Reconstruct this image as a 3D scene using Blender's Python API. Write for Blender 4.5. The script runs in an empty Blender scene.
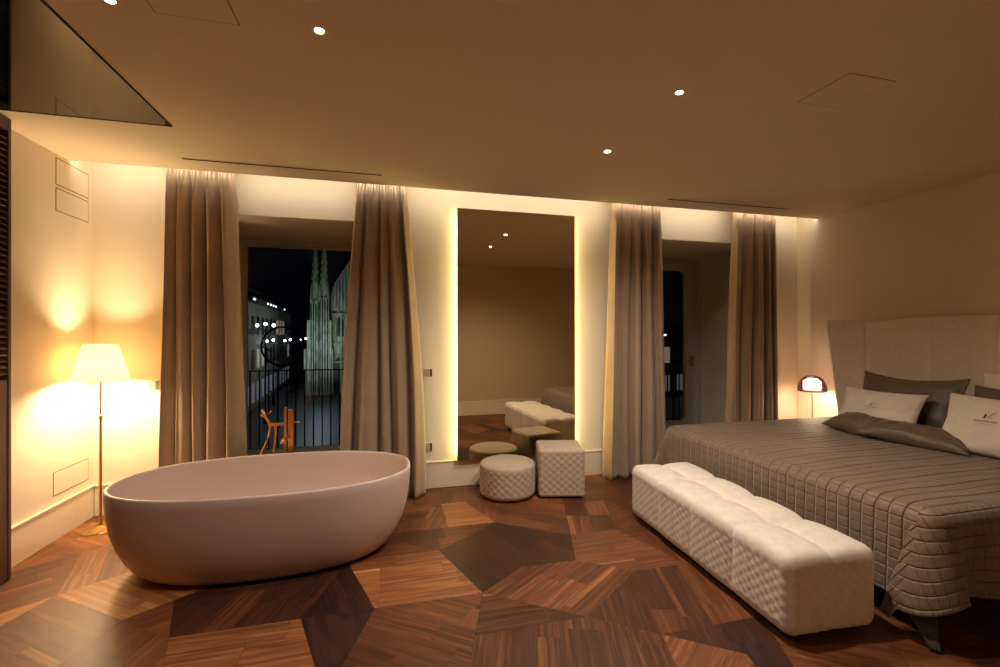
import bpy, bmesh, math, random
from mathutils import Vector, Matrix, noise
random.seed(7)
PI = math.pi
scn = bpy.context.scene
COL = scn.collection
F = 452.0; TH = math.atan(F/1781.0); CH = 1.44          # camera focal length in px, yaw, height
XL, XR, YB, HC = -2.236, 4.64, 4.242, 2.70               # left wall, right wall, back wall, ceiling
YS = 3.962                                               # front edge of the curtain recess

# ------------------------------------------------------------------ materials
def lin(r, g, b):
    f = lambda c: (c/255/12.92) if c/255 <= .04045 else ((c/255+.055)/1.055)**2.4
    return (f(r), f(g), f(b), 1)
def newmat(name):
    m = bpy.data.materials.new(name); m.use_nodes = True
    nt = m.node_tree; b = nt.nodes['Principled BSDF']
    return m, nt, b
def mat(name, col, rough=.6, metal=0, bump=0, bscale=60, var=0, vscale=4, sheen=0, detail=3, stretch=None, spec=None, coat=0):
    m, nt, b = newmat(name)
    b.inputs['Base Color'].default_value = col
    b.inputs['Roughness'].default_value = rough
    b.inputs['Metallic'].default_value = metal
    if spec is not None: b.inputs['Specular IOR Level'].default_value = spec
    if coat: b.inputs['Coat Weight'].default_value = coat; b.inputs['Coat Roughness'].default_value = .2
    if sheen:
        b.inputs['Sheen Weight'].default_value = sheen; b.inputs['Sheen Roughness'].default_value = .4
    tc = nt.nodes.new('ShaderNodeTexCoord'); vec = tc.outputs['Object']
    if stretch:
        mp = nt.nodes.new('ShaderNodeMapping'); mp.inputs['Scale'].default_value = stretch
        nt.links.new(vec, mp.inputs[0]); vec = mp.outputs[0]
    if bump:
        n = nt.nodes.new('ShaderNodeTexNoise'); n.inputs['Scale'].default_value = bscale; n.inputs['Detail'].default_value = detail
        bp = nt.nodes.new('ShaderNodeBump'); bp.inputs['Strength'].default_value = bump; bp.inputs['Distance'].default_value = .004
        nt.links.new(vec, n.inputs['Vector']); nt.links.new(n.outputs['Fac'], bp.inputs['Height']); nt.links.new(bp.outputs[0], b.inputs['Normal'])
    if var:
        n = nt.nodes.new('ShaderNodeTexNoise'); n.inputs['Scale'].default_value = vscale; n.inputs['Detail'].default_value = 5
        nt.links.new(vec, n.inputs['Vector'])
        r = nt.nodes.new('ShaderNodeMapRange'); r.inputs[1].default_value = .3; r.inputs[2].default_value = .7
        r.inputs[3].default_value = 1-var; r.inputs[4].default_value = 1+var
        nt.links.new(n.outputs['Fac'], r.inputs[0])
        h = nt.nodes.new('ShaderNodeHueSaturation'); h.inputs['Color'].default_value = col
        nt.links.new(r.outputs[0], h.inputs['Value']); nt.links.new(h.outputs[0], b.inputs['Base Color'])
    return m
def emis(name, col, s):
    m, nt, b = newmat(name)
    b.inputs['Base Color'].default_value = (.8, .8, .8, 1)
    b.inputs['Emission Color'].default_value = col; b.inputs['Emission Strength'].default_value = s
    return m
M = {}
M['wall'] = mat('cream wall paint', lin(234, 221, 198), .75, bump=.05, bscale=25, var=.015, vscale=2)
M['ceil'] = mat('ceiling paint', lin(230, 214, 184), .85, var=.01)
M['base'] = mat('satin skirting paint', lin(236, 222, 196), .45)
M['rearwall'] = mat('darkened rear wall paint', lin(202, 182, 146), .8)  # shade put into the colour: darker than the cream so it looks less lit
M['dark'] = mat('dark slot', lin(18, 14, 10), .7)
M['groove'] = mat('groove shadow paint', lin(120, 100, 72), .9)
M['tub'] = mat('matte mineral composite', lin(214, 192, 184), .42, bump=.02, bscale=120)
M['brass'] = mat('brushed brass', lin(216, 172, 108), .3, metal=1)
M['copper'] = mat('brushed copper', lin(226, 172, 116), .33, metal=1)
M['curtain'] = mat('taupe velvet curtain', lin(168, 144, 118), .85, bump=.15, bscale=400, var=.05, vscale=8, sheen=.35)
M['header'] = mat('curtain header tape', lin(214, 204, 190), .8)
M['bench'] = mat('ivory quilted velvet', lin(226, 214, 202), .8, bump=.25, bscale=180, var=.07, vscale=22, sheen=.4)
M['pouf'] = mat('beige quilted fabric', lin(190, 170, 148), .85, bump=.2, bscale=220, var=.05, vscale=25, sheen=.2)
M['plinth'] = mat('black plinth', lin(14, 11, 9), .6)
M['headboard'] = mat('cream headboard velvet', lin(232, 218, 198), .8, bump=.2, bscale=260, var=.05, vscale=30, sheen=.35)
M['bedbase'] = mat('bed base linen', lin(196, 176, 150), .85, bump=.2, bscale=300)
M['mattress'] = mat('mattress ticking', lin(220, 214, 204), .8)
M['greypillow'] = mat('taupe satin pillowcase', lin(104, 86, 68), .5, bump=.15, bscale=25, var=.06, vscale=10, sheen=.2)
M['whitepillow'] = mat('off white cotton', lin(225, 212, 196), .8, bump=.15, bscale=40, var=.03, vscale=12)
M['thread'] = mat('dark embroidery thread', lin(62, 48, 42), .7)
M['mirror'] = mat('bronze mirror glass', lin(214, 202, 172), .015, metal=1)
M['smoke'] = mat('smoked ceiling mirror', lin(80, 70, 53), .05, metal=1, bump=.12, bscale=1.3, detail=1)
M['frame'] = mat('painted window frame', lin(200, 192, 178), .5)
M['walnutframe'] = mat('door wood', lin(110, 78, 58), .5, bump=.2, bscale=8, var=.25, vscale=6, stretch=(12, 12, 1))
M['switch'] = mat('switch plate ivory', lin(236, 226, 206), .35)
M['module'] = mat('beige switch module', lin(196, 176, 146), .4)
M['switchdark'] = mat('switch rocker bronze', lin(90, 70, 48), .4)
M['bulb'] = emis('lit bulb', lin(255, 214, 150), 25)
M['down'] = emis('lit downlight lens', lin(255, 226, 180), 60)
M['cove'] = emis('cove led strip', lin(255, 244, 226), 13.5)
M['mled'] = emis('mirror led strip', lin(255, 232, 158), 15)
M['iron'] = mat('black wrought iron', lin(16, 16, 18), .5, metal=.6)
M['stone'] = mat('cathedral marble', lin(176, 184, 160), .9, bump=1, bscale=3, var=.6, vscale=1.2, stretch=(3, 3, .5), detail=8)
M['stonedark'] = mat('dark opening glass', lin(12, 14, 14), .4)
M['pal'] = mat('palace plaster', lin(150, 140, 128), .9, var=.2, vscale=.3)
M['roof'] = mat('dark roof tile', lin(40, 42, 50), .8)
M['lamp_white'] = emis('street lamp glass', (.75, .85, 1, 1), 9)
M['winlit'] = emis('lit shop window', (.75, .72, 1, 1), .035)
M['winwarm'] = emis('lit warm window', (1, .7, .5, 1), .08)
M['eave'] = emis('eave light', (.7, .85, 1, 1), 1.2)
M['asphalt'] = mat('wet paving stone', lin(9, 11, 19), .4, bump=.6, bscale=.6, var=.4, vscale=.15)

# translucent shade
def shade_mat(name, col, trans=.6, emit=0):
    m, nt, b = newmat(name); out = nt.nodes['Material Output']
    d = nt.nodes.new('ShaderNodeBsdfDiffuse'); d.inputs[0].default_value = col
    t = nt.nodes.new('ShaderNodeBsdfTranslucent'); t.inputs[0].default_value = col
    x = nt.nodes.new('ShaderNodeMixShader'); x.inputs[0].default_value = trans
    nt.links.new(d.outputs[0], x.inputs[1]); nt.links.new(t.outputs[0], x.inputs[2]); nt.links.new(x.outputs[0], out.inputs['Surface'])
    nt.nodes.remove(b)
    return m
M['shade'] = shade_mat('pleated cream lamp shade', lin(250, 236, 208), .75)
def glass_mat(name, tint, refl=1.0):
    m, nt, b = newmat(name); out = nt.nodes['Material Output']; nt.nodes.remove(b)
    t = nt.nodes.new('ShaderNodeBsdfTransparent'); t.inputs[0].default_value = tint
    g = nt.nodes.new('ShaderNodeBsdfGlossy'); g.inputs['Roughness'].default_value = .01
    fr = nt.nodes.new('ShaderNodeFresnel'); fr.inputs[0].default_value = 1.35
    mu = nt.nodes.new('ShaderNodeMath'); mu.operation = 'MULTIPLY'; mu.inputs[1].default_value = refl
    x = nt.nodes.new('ShaderNodeMixShader')
    nt.links.new(fr.outputs[0], mu.inputs[0]); nt.links.new(mu.outputs[0], x.inputs[0])
    nt.links.new(t.outputs[0], x.inputs[1]); nt.links.new(g.outputs[0], x.inputs[2]); nt.links.new(x.outputs[0], out.inputs['Surface'])
    return m
M['glass'] = glass_mat('window glass', (.9, .93, .95, 1), .6)
# purple faceted lamp cup
def cup_mat():
    m, nt, b = newmat('faceted plum acrylic'); out = nt.nodes['Material Output']
    b.inputs['Base Color'].default_value = lin(92, 66, 78); b.inputs['Roughness'].default_value = .12
    t = nt.nodes.new('ShaderNodeBsdfTransparent'); t.inputs[0].default_value = lin(214, 196, 200)
    tc = nt.nodes.new('ShaderNodeTexCoord'); v = nt.nodes.new('ShaderNodeTexVoronoi'); v.inputs['Scale'].default_value = 60
    nt.links.new(tc.outputs['Object'], v.inputs['Vector'])
    r = nt.nodes.new('ShaderNodeMapRange'); r.inputs[1].default_value = .1; r.inputs[2].default_value = .6; r.inputs[3].default_value = .12; r.inputs[4].default_value = .5
    nt.links.new(v.outputs['Distance'], r.inputs[0])
    x = nt.nodes.new('ShaderNodeMixShader'); nt.links.new(r.outputs[0], x.inputs[0])
    nt.links.new(t.outputs[0], x.inputs[1]); nt.links.new(b.outputs[0], x.inputs[2]); nt.links.new(x.outputs[0], out.inputs['Surface'])
    return m
M['cup'] = cup_mat()
M['diff'] = emis('glowing opal diffuser', lin(255, 222, 186), 9)

# walnut floor: one tone and one grain direction per board, from the mesh
def walnut():
    m, nt, b = newmat('walnut parquet')
    uv = nt.nodes.new('ShaderNodeUVMap'); uv.uv_map = 'UVMap'
    at = nt.nodes.new('ShaderNodeAttribute'); at.attribute_name = 'tone'
    mp = nt.nodes.new('ShaderNodeMapping'); mp.inputs['Scale'].default_value = (1.3, 24, 1)
    nt.links.new(uv.outputs[0], mp.inputs[0])
    n = nt.nodes.new('ShaderNodeTexNoise'); n.inputs['Scale'].default_value = 1.6; n.inputs['Detail'].default_value = 7; n.inputs['Roughness'].default_value = .62; n.inputs['Distortion'].default_value = .35
    nt.links.new(mp.outputs[0], n.inputs['Vector'])
    mp2 = nt.nodes.new('ShaderNodeMapping'); mp2.inputs['Scale'].default_value = (3, 120, 1)
    nt.links.new(uv.outputs[0], mp2.inputs[0])
    n2 = nt.nodes.new('ShaderNodeTexNoise'); n2.inputs['Scale'].default_value = 1; n2.inputs['Detail'].default_value = 3
    nt.links.new(mp2.outputs[0], n2.inputs['Vector'])
    a = nt.nodes.new('ShaderNodeMath'); a.operation = 'MULTIPLY_ADD'; a.inputs[1].default_value = .75; a.inputs[2].default_value = -.45
    nt.links.new(n.outputs['Fac'], a.inputs[0])
    a2 = nt.nodes.new('ShaderNodeMath'); a2.operation = 'MULTIPLY_ADD'; a2.inputs[1].default_value = .28; a2.inputs[2].default_value = -.14
    nt.links.new(n2.outputs['Fac'], a2.inputs[0])
    s = nt.nodes.new('ShaderNodeMath'); s.operation = 'ADD'; nt.links.new(a.outputs[0], s.inputs[0]); nt.links.new(a2.outputs[0], s.inputs[1])
    s2 = nt.nodes.new('ShaderNodeMath'); s2.operation = 'ADD'; nt.links.new(s.outputs[0], s2.inputs[0]); nt.links.new(at.outputs['Fac'], s2.inputs[1])
    cr = nt.nodes.new('ShaderNodeValToRGB'); e = cr.color_ramp.elements
    e[0].position = 0; e[0].color = lin(38, 18, 12)
    e[1].position = 1; e[1].color = lin(222, 168, 108)
    for p_, c_ in ((.3, lin(78, 42, 25)), (.55, lin(126, 74, 42)), (.78, lin(180, 120, 70))):
        k = e.new(p_); k.color = c_
    nt.links.new(s2.outputs[0], cr.inputs[0]); nt.links.new(cr.outputs[0], b.inputs['Base Color'])
    b.inputs['Roughness'].default_value = .36; b.inputs['Specular IOR Level'].default_value = .4
    rr = nt.nodes.new('ShaderNodeMapRange'); rr.inputs[3].default_value = .36; rr.inputs[4].default_value = .54
    nt.links.new(n.outputs['Fac'], rr.inputs[0]); nt.links.new(rr.outputs[0], b.inputs['Roughness'])
    bp = nt.nodes.new('ShaderNodeBump'); bp.inputs['Strength'].default_value = .12; bp.inputs['Distance'].default_value = .002
    nt.links.new(n2.outputs['Fac'], bp.inputs['Height']); nt.links.new(bp.outputs[0], b.inputs['Normal'])
    return m
M['walnut'] = walnut()

def quilt_mat():
    m, nt, b = newmat('taupe quilted coverlet')
    b.inputs['Base Color'].default_value = lin(118, 95, 76); b.inputs['Roughness'].default_value = .55
    b.inputs['Sheen Weight'].default_value = .3
    tc = nt.nodes.new('ShaderNodeTexCoord')
    n = nt.nodes.new('ShaderNodeTexNoise'); n.inputs['Scale'].default_value = 35; n.inputs['Detail'].default_value = 4
    nt.links.new(tc.outputs['Object'], n.inputs['Vector'])
    sp = nt.nodes.new('ShaderNodeSeparateXYZ'); nt.links.new(tc.outputs['UV'], sp.inputs[0])
    def mth(op, a, b_=None, c_=None):
        k = nt.nodes.new('ShaderNodeMath'); k.operation = op
        for i, x in enumerate((a, b_, c_)):
            if x is None: continue
            if isinstance(x, (int, float)): k.inputs[i].default_value = x
            else: nt.links.new(x, k.inputs[i])
        return k.outputs[0]
    def groove(x, wd):
        d = mth('ABSOLUTE', mth('SUBTRACT', mth('FRACT', mth('ADD', x, .5)), .5))
        g = mth('DIVIDE', d, wd); return mth('POWER', mth('MINIMUM', g, 1.0), .5)
    gu, gv = groove(sp.outputs[0], .10), groove(sp.outputs[1], .10)
    h = mth('MULTIPLY', gv, mth('MULTIPLY_ADD', gu, .5, .5))
    h = mth('ADD', h, mth('MULTIPLY', n.outputs['Fac'], .5))
    bp = nt.nodes.new('ShaderNodeBump'); bp.inputs['Strength'].default_value = 1.0; bp.inputs['Distance'].default_value = .009
    nt.links.new(h, bp.inputs['Height']); nt.links.new(bp.outputs[0], b.inputs['Normal'])
    return m
M['quilt'] = quilt_mat()
M['quiltback'] = mat('dark coverlet lining', lin(64, 50, 40), .8)

# ------------------------------------------------------------------ mesh helpers
class MB:
    def __init__(s): s.v = []; s.f = []
    def add(s, vs, fs):
        o = len(s.v); s.v += [tuple(p) for p in vs]; s.f += [tuple(i+o for i in f) for f in fs]; return s
    def box(s, x0, x1, y0, y1, z0, z1, rot=0, piv=None, mt=None):
        vs = [Vector((x, y, z)) for z in (z0, z1) for y in (y0, y1) for x in (x0, x1)]
        if mt is not None: vs = [mt @ v for v in vs]
        return s.add(vs, [(0, 2, 3, 1), (4, 5, 7, 6), (0, 1, 5, 4), (2, 6, 7, 3), (0, 4, 6, 2), (1, 3, 7, 5)])
    def prism(s, poly, z0, z1, mt=None):           # polygon in xy, extruded in z
        n = len(poly); vs = [Vector((x, y, z0)) for x, y in poly]+[Vector((x, y, z1)) for x, y in poly]
        if mt is not None: vs = [mt @ v for v in vs]
        return s.add(vs, [tuple(range(n))[::-1], tuple(range(n, 2*n))]+[(i, (i+1) % n, n+(i+1) % n, n+i) for i in range(n)])
    def lathe(s, prof, c=(0, 0, 0), n=32, closed=False, mt=None):
        vs = []; fs = []
        for r, z in prof:
            for i in range(n):
                a = 2*PI*i/n; v = Vector((c[0]+r*math.cos(a), c[1]+r*math.sin(a), c[2]+z))
                vs.append(mt @ v if mt is not None else v)
        m = len(prof)
        for k in range(m-1):
            for i in range(n):
                j = (i+1) % n; fs.append((k*n+i, k*n+j, (k+1)*n+j, (k+1)*n+i))
        if not closed:
            fs.append(tuple(range(n))[::-1]); fs.append(tuple((m-1)*n+i for i in range(n)))
        return s.add(vs, fs)
    def tube(s, pts, r, n=10):
        pts = [Vector(p) for p in pts]; vs = []; fs = []
        for k, p in enumerate(pts):
            d = (pts[min(k+1, len(pts)-1)]-pts[max(k-1, 0)]).normalized()
            up = Vector((0, 0, 1)) if abs(d.z) < .95 else Vector((1, 0, 0))
            a = d.cross(up).normalized(); b_ = a.cross(d)
            rr = r[k] if isinstance(r, (list, tuple)) else r
            for i in range(n):
                t = 2*PI*i/n; vs.append(p+a*rr*math.cos(t)+b_*rr*math.sin(t))
        for k in range(len(pts)-1):
            for i in range(n):
                j = (i+1) % n; fs.append((k*n+i, k*n+j, (k+1)*n+j, (k+1)*n+i))
        fs.append(tuple(range(n))[::-1]); fs.append(tuple((len(pts)-1)*n+i for i in range(n)))
        return s.add(vs, fs)
    def sphere(s, c, r, n=16, m=10, sz=1):
        prof = [(r*math.sin(PI*k/m)+1e-5, -r*sz*math.cos(PI*k/m)) for k in range(m+1)]
        return s.lathe(prof, c, n)
    def grid(s, fn, nu, nv, closeu=False):
        vs = [fn(i/(nu if closeu else nu-1), j/(nv-1)) for j in range(nv) for i in range(nu)]
        fs = []
        for j in range(nv-1):
            for i in range(nu if closeu else nu-1):
                i2 = (i+1) % nu; fs.append((j*nu+i, j*nu+i2, (j+1)*nu+i2, (j+1)*nu+i))
        return s.add(vs, fs)
    def build(s, name, m, parent=None, smooth=False, bevel=0, seg=2, origin=None):
        me = bpy.data.meshes.new(name)
        pb = parent_world(parent) if parent else Matrix.Identity(4)
        o = bpy.data.objects.new(name, me); COL.objects.link(o)
        inv = pb.inverted()
        if origin is not None and not parent:
            o.location = origin; inv = Matrix.Translation(-Vector(origin))
        me.from_pydata([inv @ Vector(p) for p in s.v], [], s.f); me.update()
        b = bmesh.new(); b.from_mesh(me); bmesh.ops.recalc_face_normals(b, faces=b.faces); b.to_mesh(me); b.free()
        me.materials.append(m if not isinstance(m, str) else M[m])
        if smooth:
            for p in me.polygons: p.use_smooth = True
        if parent: o.parent = parent
        if bevel:
            bm_ = o.modifiers.new('bevel', 'BEVEL'); bm_.width = bevel; bm_.segments = seg; bm_.limit_method = 'ANGLE'
        if smooth and bevel:
            pass
        if smooth == 'edge':
            es = o.modifiers.new('split', 'EDGE_SPLIT'); es.split_angle = math.radians(38)
        return o
def parent_world(o):
    m = Matrix.Identity(4)
    while o is not None:
        m = (Matrix.Translation(o.location) @ o.rotation_euler.to_matrix().to_4x4()) @ m; o = o.parent
    return m
def tag(o, label=None, cat=None, group=None, kind=None):
    if label: o['label'] = label
    if cat: o['category'] = cat
    if group: o['group'] = group
    if kind: o['kind'] = kind
    return o
def thing(name, loc, label, cat, group=None, rz=0):
    o = bpy.data.objects.new(name, None); COL.objects.link(o); o.location = loc; o.rotation_euler = (0, 0, rz); o.empty_display_size = .1
    return tag(o, label, cat, group)
def struct(name, mb, m, smooth=False, bevel=0):
    return tag(mb.build(name, m, smooth=smooth, bevel=bevel), kind='structure')
def copy_tree(o, parent=None):
    c = o.copy(); COL.objects.link(c); c.parent = parent
    for ch in [x for x in COL.objects if x.parent == o]: copy_tree(ch, c)
    return c
def light(name, kind, loc, energy, col, parent=None, target=None, **kw):
    L = bpy.data.lights.new(name, kind); L.energy = energy; L.color = col
    for k, v in kw.items(): setattr(L, k, v)
    o = bpy.data.objects.new(name, L); COL.objects.link(o); o.location = loc
    if target is not None:
        o.rotation_euler = (Vector(target)-Vector(loc)).to_track_quat('-Z', 'Y').to_euler()
    if parent:
        o.parent = parent; o.matrix_parent_inverse = parent_world(parent).inverted()
    return o
WARM = (1.0, .68, .36)

# ------------------------------------------------------------------ floor
S = .58; G = S/1.618034
def E(k, L=S): return Vector((L*math.cos(math.radians(36*k)), L*math.sin(math.radians(36*k))))
def clip(poly, p, n):       # keep the side where (x-p).n >= 0
    out = []
    for i in range(len(poly)):
        a, b = poly[i], poly[(i+1) % len(poly)]; da, db = (a-p).dot(n), (b-p).dot(n)
        if da >= 0: out.append(a)
        if da*db < 0: out.append(a+(b-a)*(da/(da-db)))
    return out
def farea(p):
    return abs(sum(p[i].x*p[(i+1) % len(p)].y-p[(i+1) % len(p)].x*p[i].y for i in range(len(p)))/2) if len(p) > 2 else 0
FV, FF, FT, FU = [], [], [], []
frng = random.Random(11)
def tile(poly, k, tone, z=.0, pw=.145, jit=.05, room=True):
    d = E(k, 1); n = Vector((-d.y, d.x))
    if room:
        for pt, nn in ((Vector((XL, 0)), Vector((1, 0))), (Vector((XR, 0)), Vector((-1, 0))), (Vector((0, YB)), Vector((0, -1))), (Vector((0, -1.6)), Vector((0, 1)))):
            poly = clip(poly, pt, nn)
            if len(poly) < 3: return
    cs = [p.dot(n) for p in poly]; ts = [p.dot(d) for p in poly]
    nb = max(1, round((max(cs)-min(cs))/pw)); w = (max(cs)-min(cs))/nb
    for i in range(nb):
        c0 = min(cs)+i*w
        strip = clip(clip(poly, n*c0, n), n*(c0+w), -n)
        if farea(strip) < 1e-5: continue
        cuts = [min(ts)-.01]; t = min(ts)+frng.uniform(.12, .55)
        while t < max(ts): cuts.append(t); t += frng.uniform(.28, .6)
        cuts.append(max(ts)+.01)
        for a, b in zip(cuts, cuts[1:]):
            pc = clip(clip(strip, d*a, d), d*b, -d)
            if farea(pc) < 1e-5: continue
            parts = [(pc, 0)]
            if frng.random() < .08:                       # a narrow paler strip of sapwood along one edge of the board
                cc = c0+w*frng.uniform(.72, .86)
                parts = [(clip(pc, n*cc, -n), 0), (clip(pc, n*cc, n), .2)]
            off = (frng.uniform(0, 40), frng.uniform(0, 40)); jt = frng.gauss(0, jit)
            for q, extra in parts:
                if farea(q) < 1e-5: continue
                # inset a hair so the joint reads
                c_ = sum(q, Vector((0, 0)))/len(q)
                q2 = [p+(c_-p).normalized()*min(.0012, (c_-p).length*.3) for p in q]
                b0 = len(FV); FV.extend((p.x, p.y, z) for p in q2); FF.append(tuple(range(b0, b0+len(q2))))
                FT.append(tone+jt+extra); FU.extend((p.dot(d)+off[0], p.dot(n)+off[1]) for p in q2)
# generic field of boards around the drawn tiles
bD = Vector((-.055, 2.457))
for i in range(-14, 14):
    for j in range(-12, 12):
        o = bD+E(0)*i+E(2)*j
        if XL-1 < o.x < XR+.5 and -2 < o.y < YB+.3:
            h = (i*7+j*13) % 5
            tile([o, o+E(0), o+E(0)+E(2), o+E(2)], (0, 2, 1, 2, 0)[h], (.42, .5, .36, .58, .46)[h], z=-.0012)
D = bD; C = D-E(0, G); U = D+E(3); Lo = D+E(7); Fp = D+E(0); O = Fp+E(3); Mm = O+E(1); P = Mm+E(9); J = P+E(7, G); I = J+E(9, G)
H = I+E(6); Gg = H-E(0); K = H+E(9, G); V = Fp+E(7); B = C-E(0); A1 = B+E(4, G); A = A1+E(4); A2 = B+E(3, G); W = J+E(5, G); Q = P+E(0, G)
R = A+E(3); I2 = I+E(0, G)
TL = [  # corners, board direction (x36 deg), tone
 ([C, D, U], 3, .12), ([C, Lo, D], 3, .16),
 ([D, Fp, O, U], 0, .66),
 ([D, Lo, V, Fp], 9, .46),
 ([Fp, Gg, H], 0, .36), ([Fp, H, I, J, W], 1, .50),
 ([O, Fp, W, J, P, Mm], 3, .24),
 ([Gg, V, V+E(7), K+E(7), K, H], 2, .42),
 ([H, K, I], 2, .34),
 ([I, K, K+E(0), I+E(0)], 2, .42),
 ([J, I, I2, Q, P], 0, .52),
 ([P, Q, Q+E(2), P+E(2)], 2, .42),
 ([Mm, P, P+E(2), Mm+E(2)], 9, .46),
 ([Mm, Mm-E(0, G)*1.618, O+E(4), O], 0, .42),
 ([Mm-E(0, G), Mm, Mm+E(3)*.86, Vector((Mm.x-G, Mm.y+.47))], 0, .74),
 ([U, O, O+E(4), U+E(4)], 0, .48),
 ([B, C, U, A2+E(1), A2], 2, .26),
 ([B, C, Lo, B+E(8)], 0, .68),
 ([A1, B, A2], 1, .55),
 ([A, A1, A2, A2+E(1), A+E(1)], 9, .80),
 ([A, R, R+E(0)+E(1, G), A+E(1)], 3, .62),
 ([A, A+E(6), R+E(6), R, ], 1, .44),
 ([R, R+E(4), R+E(4)+E(1), R+E(1)], 9, .66),
 ([A, A+E(7), A+E(7)+E(5), A+E(6)], 1, .80),
 ([A, A+E(7), A+E(7)+E(9), A1], 9, .54),
 ([A1, A1+E(7), B+E(8), B], 7, .56),
 ([K, K+E(7), K+E(7)+E(9, G), K+E(9, G)], 1, .62),
 ([K, K+E(9, G), K+E(9, G)+E(7), Vector((K.x+.6, K.y-.6)), K+E(0)], 2, .24),
 ([K+E(0), Vector((K.x+.36, K.y-.28))+E(7), Vector((K.x+1.2, K.y-.8)), Vector((K.x+1.2, K.y))], 9, .50),
 ([Lo, V, V+E(8), Lo+E(8)], 9, .48),
 ([B+E(8), Lo, Lo+E(8), B+E(8)+E(8)], 0, .60),
]
for n_, (pl, k, tn) in enumerate(TL):
    tile(pl, k, tn, z=n_*.00002)
me = bpy.data.meshes.new('floor'); me.from_pydata(FV, [], FF); me.update()
fl_o = bpy.data.objects.new('floor', me); COL.objects.link(fl_o)
at = me.attributes.new('tone', 'FLOAT', 'FACE')
for i, t in enumerate(FT): at.data[i].value = t
uvl = me.uv_layers.new(name='UVMap')
for i, lp in enumerate(me.loops): uvl.data[i].uv = FU[lp.vertex_index]
me.materials.append(M['walnut'])
tag(fl_o, kind='structure')
# sub floor under the boards, through to the window reveals
struct('floor', MB().box(XL-.1, XR+.1, -1.7, 5.5, -.12, -.004), mat('joint filler', lin(30, 17, 11), .7))

# ------------------------------------------------------------------ walls
W1 = (-1.60, .14); W2 = (2.41, 4.15); WT = 2.445; YO = 5.40
b = MB(); 
for x0, x1 in ((XL-.1, W1[0]), (W1[1], W2[0]), (W2[1], XR+.1)): b.box(x0, x1, YB, YO, 0, 3.0)
for x0, x1 in (W1, W2): b.box(x0, x1, YB, YO, WT, 3.0)
struct('wall_back', b, 'wall')
struct('wall_left', MB().box(XL-.1, XL, -1.7, YB, 0, 3.0), 'wall')
struct('wall_right', MB().box(XR, XR+.1, .28, YB, 0, 3.0), 'wall')
struct('wall_rear', MB().box(1.2, XR, .28, .38, 0, HC).box(1.2, 1.3, -1.6, .28, 0, HC).box(XL, 1.3, -1.7, -1.6, 0, HC), 'rearwall')
b = MB().box(XL-.1, XR+.1, -1.7, YS, HC, 3.0).box(XL-.1, XR+.1, YS, YB, 2.9, 3.0)
struct('ceiling', b, 'ceil')
for nm, x0, x1 in (('window_1', *W1), ('window_2', *W2)): pass
# skirting with a small bead
def skirt(name, x0, x1, y0, y1, ax):
    b = MB()
    if ax == 'y-': b.box(x0, x1, y0-.014, y0, 0, .235).box(x0, x1, y0-.020, y0, .235, .25)
    if ax == 'x+': b.box(x0, x0+.014, y0, y1, 0, .235).box(x0, x0+.020, y0, y1, .235, .25)
    if ax == 'x-': b.box(x0-.014, x0, y0, y1, 0, .235).box(x0-.020, x0, y0, y1, .235, .25)
    if ax == 'y+': b.box(x0, x1, y0, y0+.014, 0, .235).box(x0, x1, y0, y0+.020, .235, .25)
    return struct(name, b, 'base', bevel=.003)
skirt('baseboard_left', XL, 0, -1.6, YB, 'x+')
skirt('baseboard_back', XL+.02, W1[0], YB, 0, 'y-'); skirt('baseboard_back', W1[1], W2[0], YB, 0, 'y-'); skirt('baseboard_back', W2[1], XR-.02, YB, 0, 'y-')
skirt('baseboard_right', XR, 0, .38, YB, 'x-'); skirt('baseboard_rear', 1.2, XR-.02, .38, 0, 'y+')

# ------------------------------------------------------------------ windows
def casing(n, x0, x1, fw):
    b = MB(); y0, y1 = 5.27, 5.34
    b.box(x0, x0+fw, y0, y1, 0, WT).box(x1-fw, x1, y0, y1, 0, WT).box(x0+fw, x1-fw, y0, y1, WT-.05, WT).box(x0+fw, x1-fw, y0, y1, 0, .05)
    return struct('window_%d' % n, b, 'frame', bevel=.006)
w1 = casing(1, *W1, .06)
b = MB(); b.box(W1[0]+.06, W1[0]+.185, 5.28, 5.32, .05, WT-.05); b.box(W1[1]-.185, W1[1]-.06, 5.28, 5.32, .05, WT-.05)
b.box(W1[0]+.185, W1[1]-.185, 5.28, 5.32, WT-.085, WT-.05).box(W1[0]+.185, W1[1]-.185, 5.28, 5.32, .05, .2)
sash = b.build('window_sash', 'frame', w1, bevel=.005)
MB().box(W1[0]+.185, W1[1]-.185, 5.298, 5.302, .2, WT-.085).build('glass_pane', 'glass', w1)
MB().box(-1.36, -1.16, 5.262, 5.28, WT-.075, WT-.06).sphere((-1.14, 5.255, WT-.068), .014).build('window_catch', 'frame', w1)
w2 = casing(2, *W2, .05)
mid = (W2[0]+W2[1])/2
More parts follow.
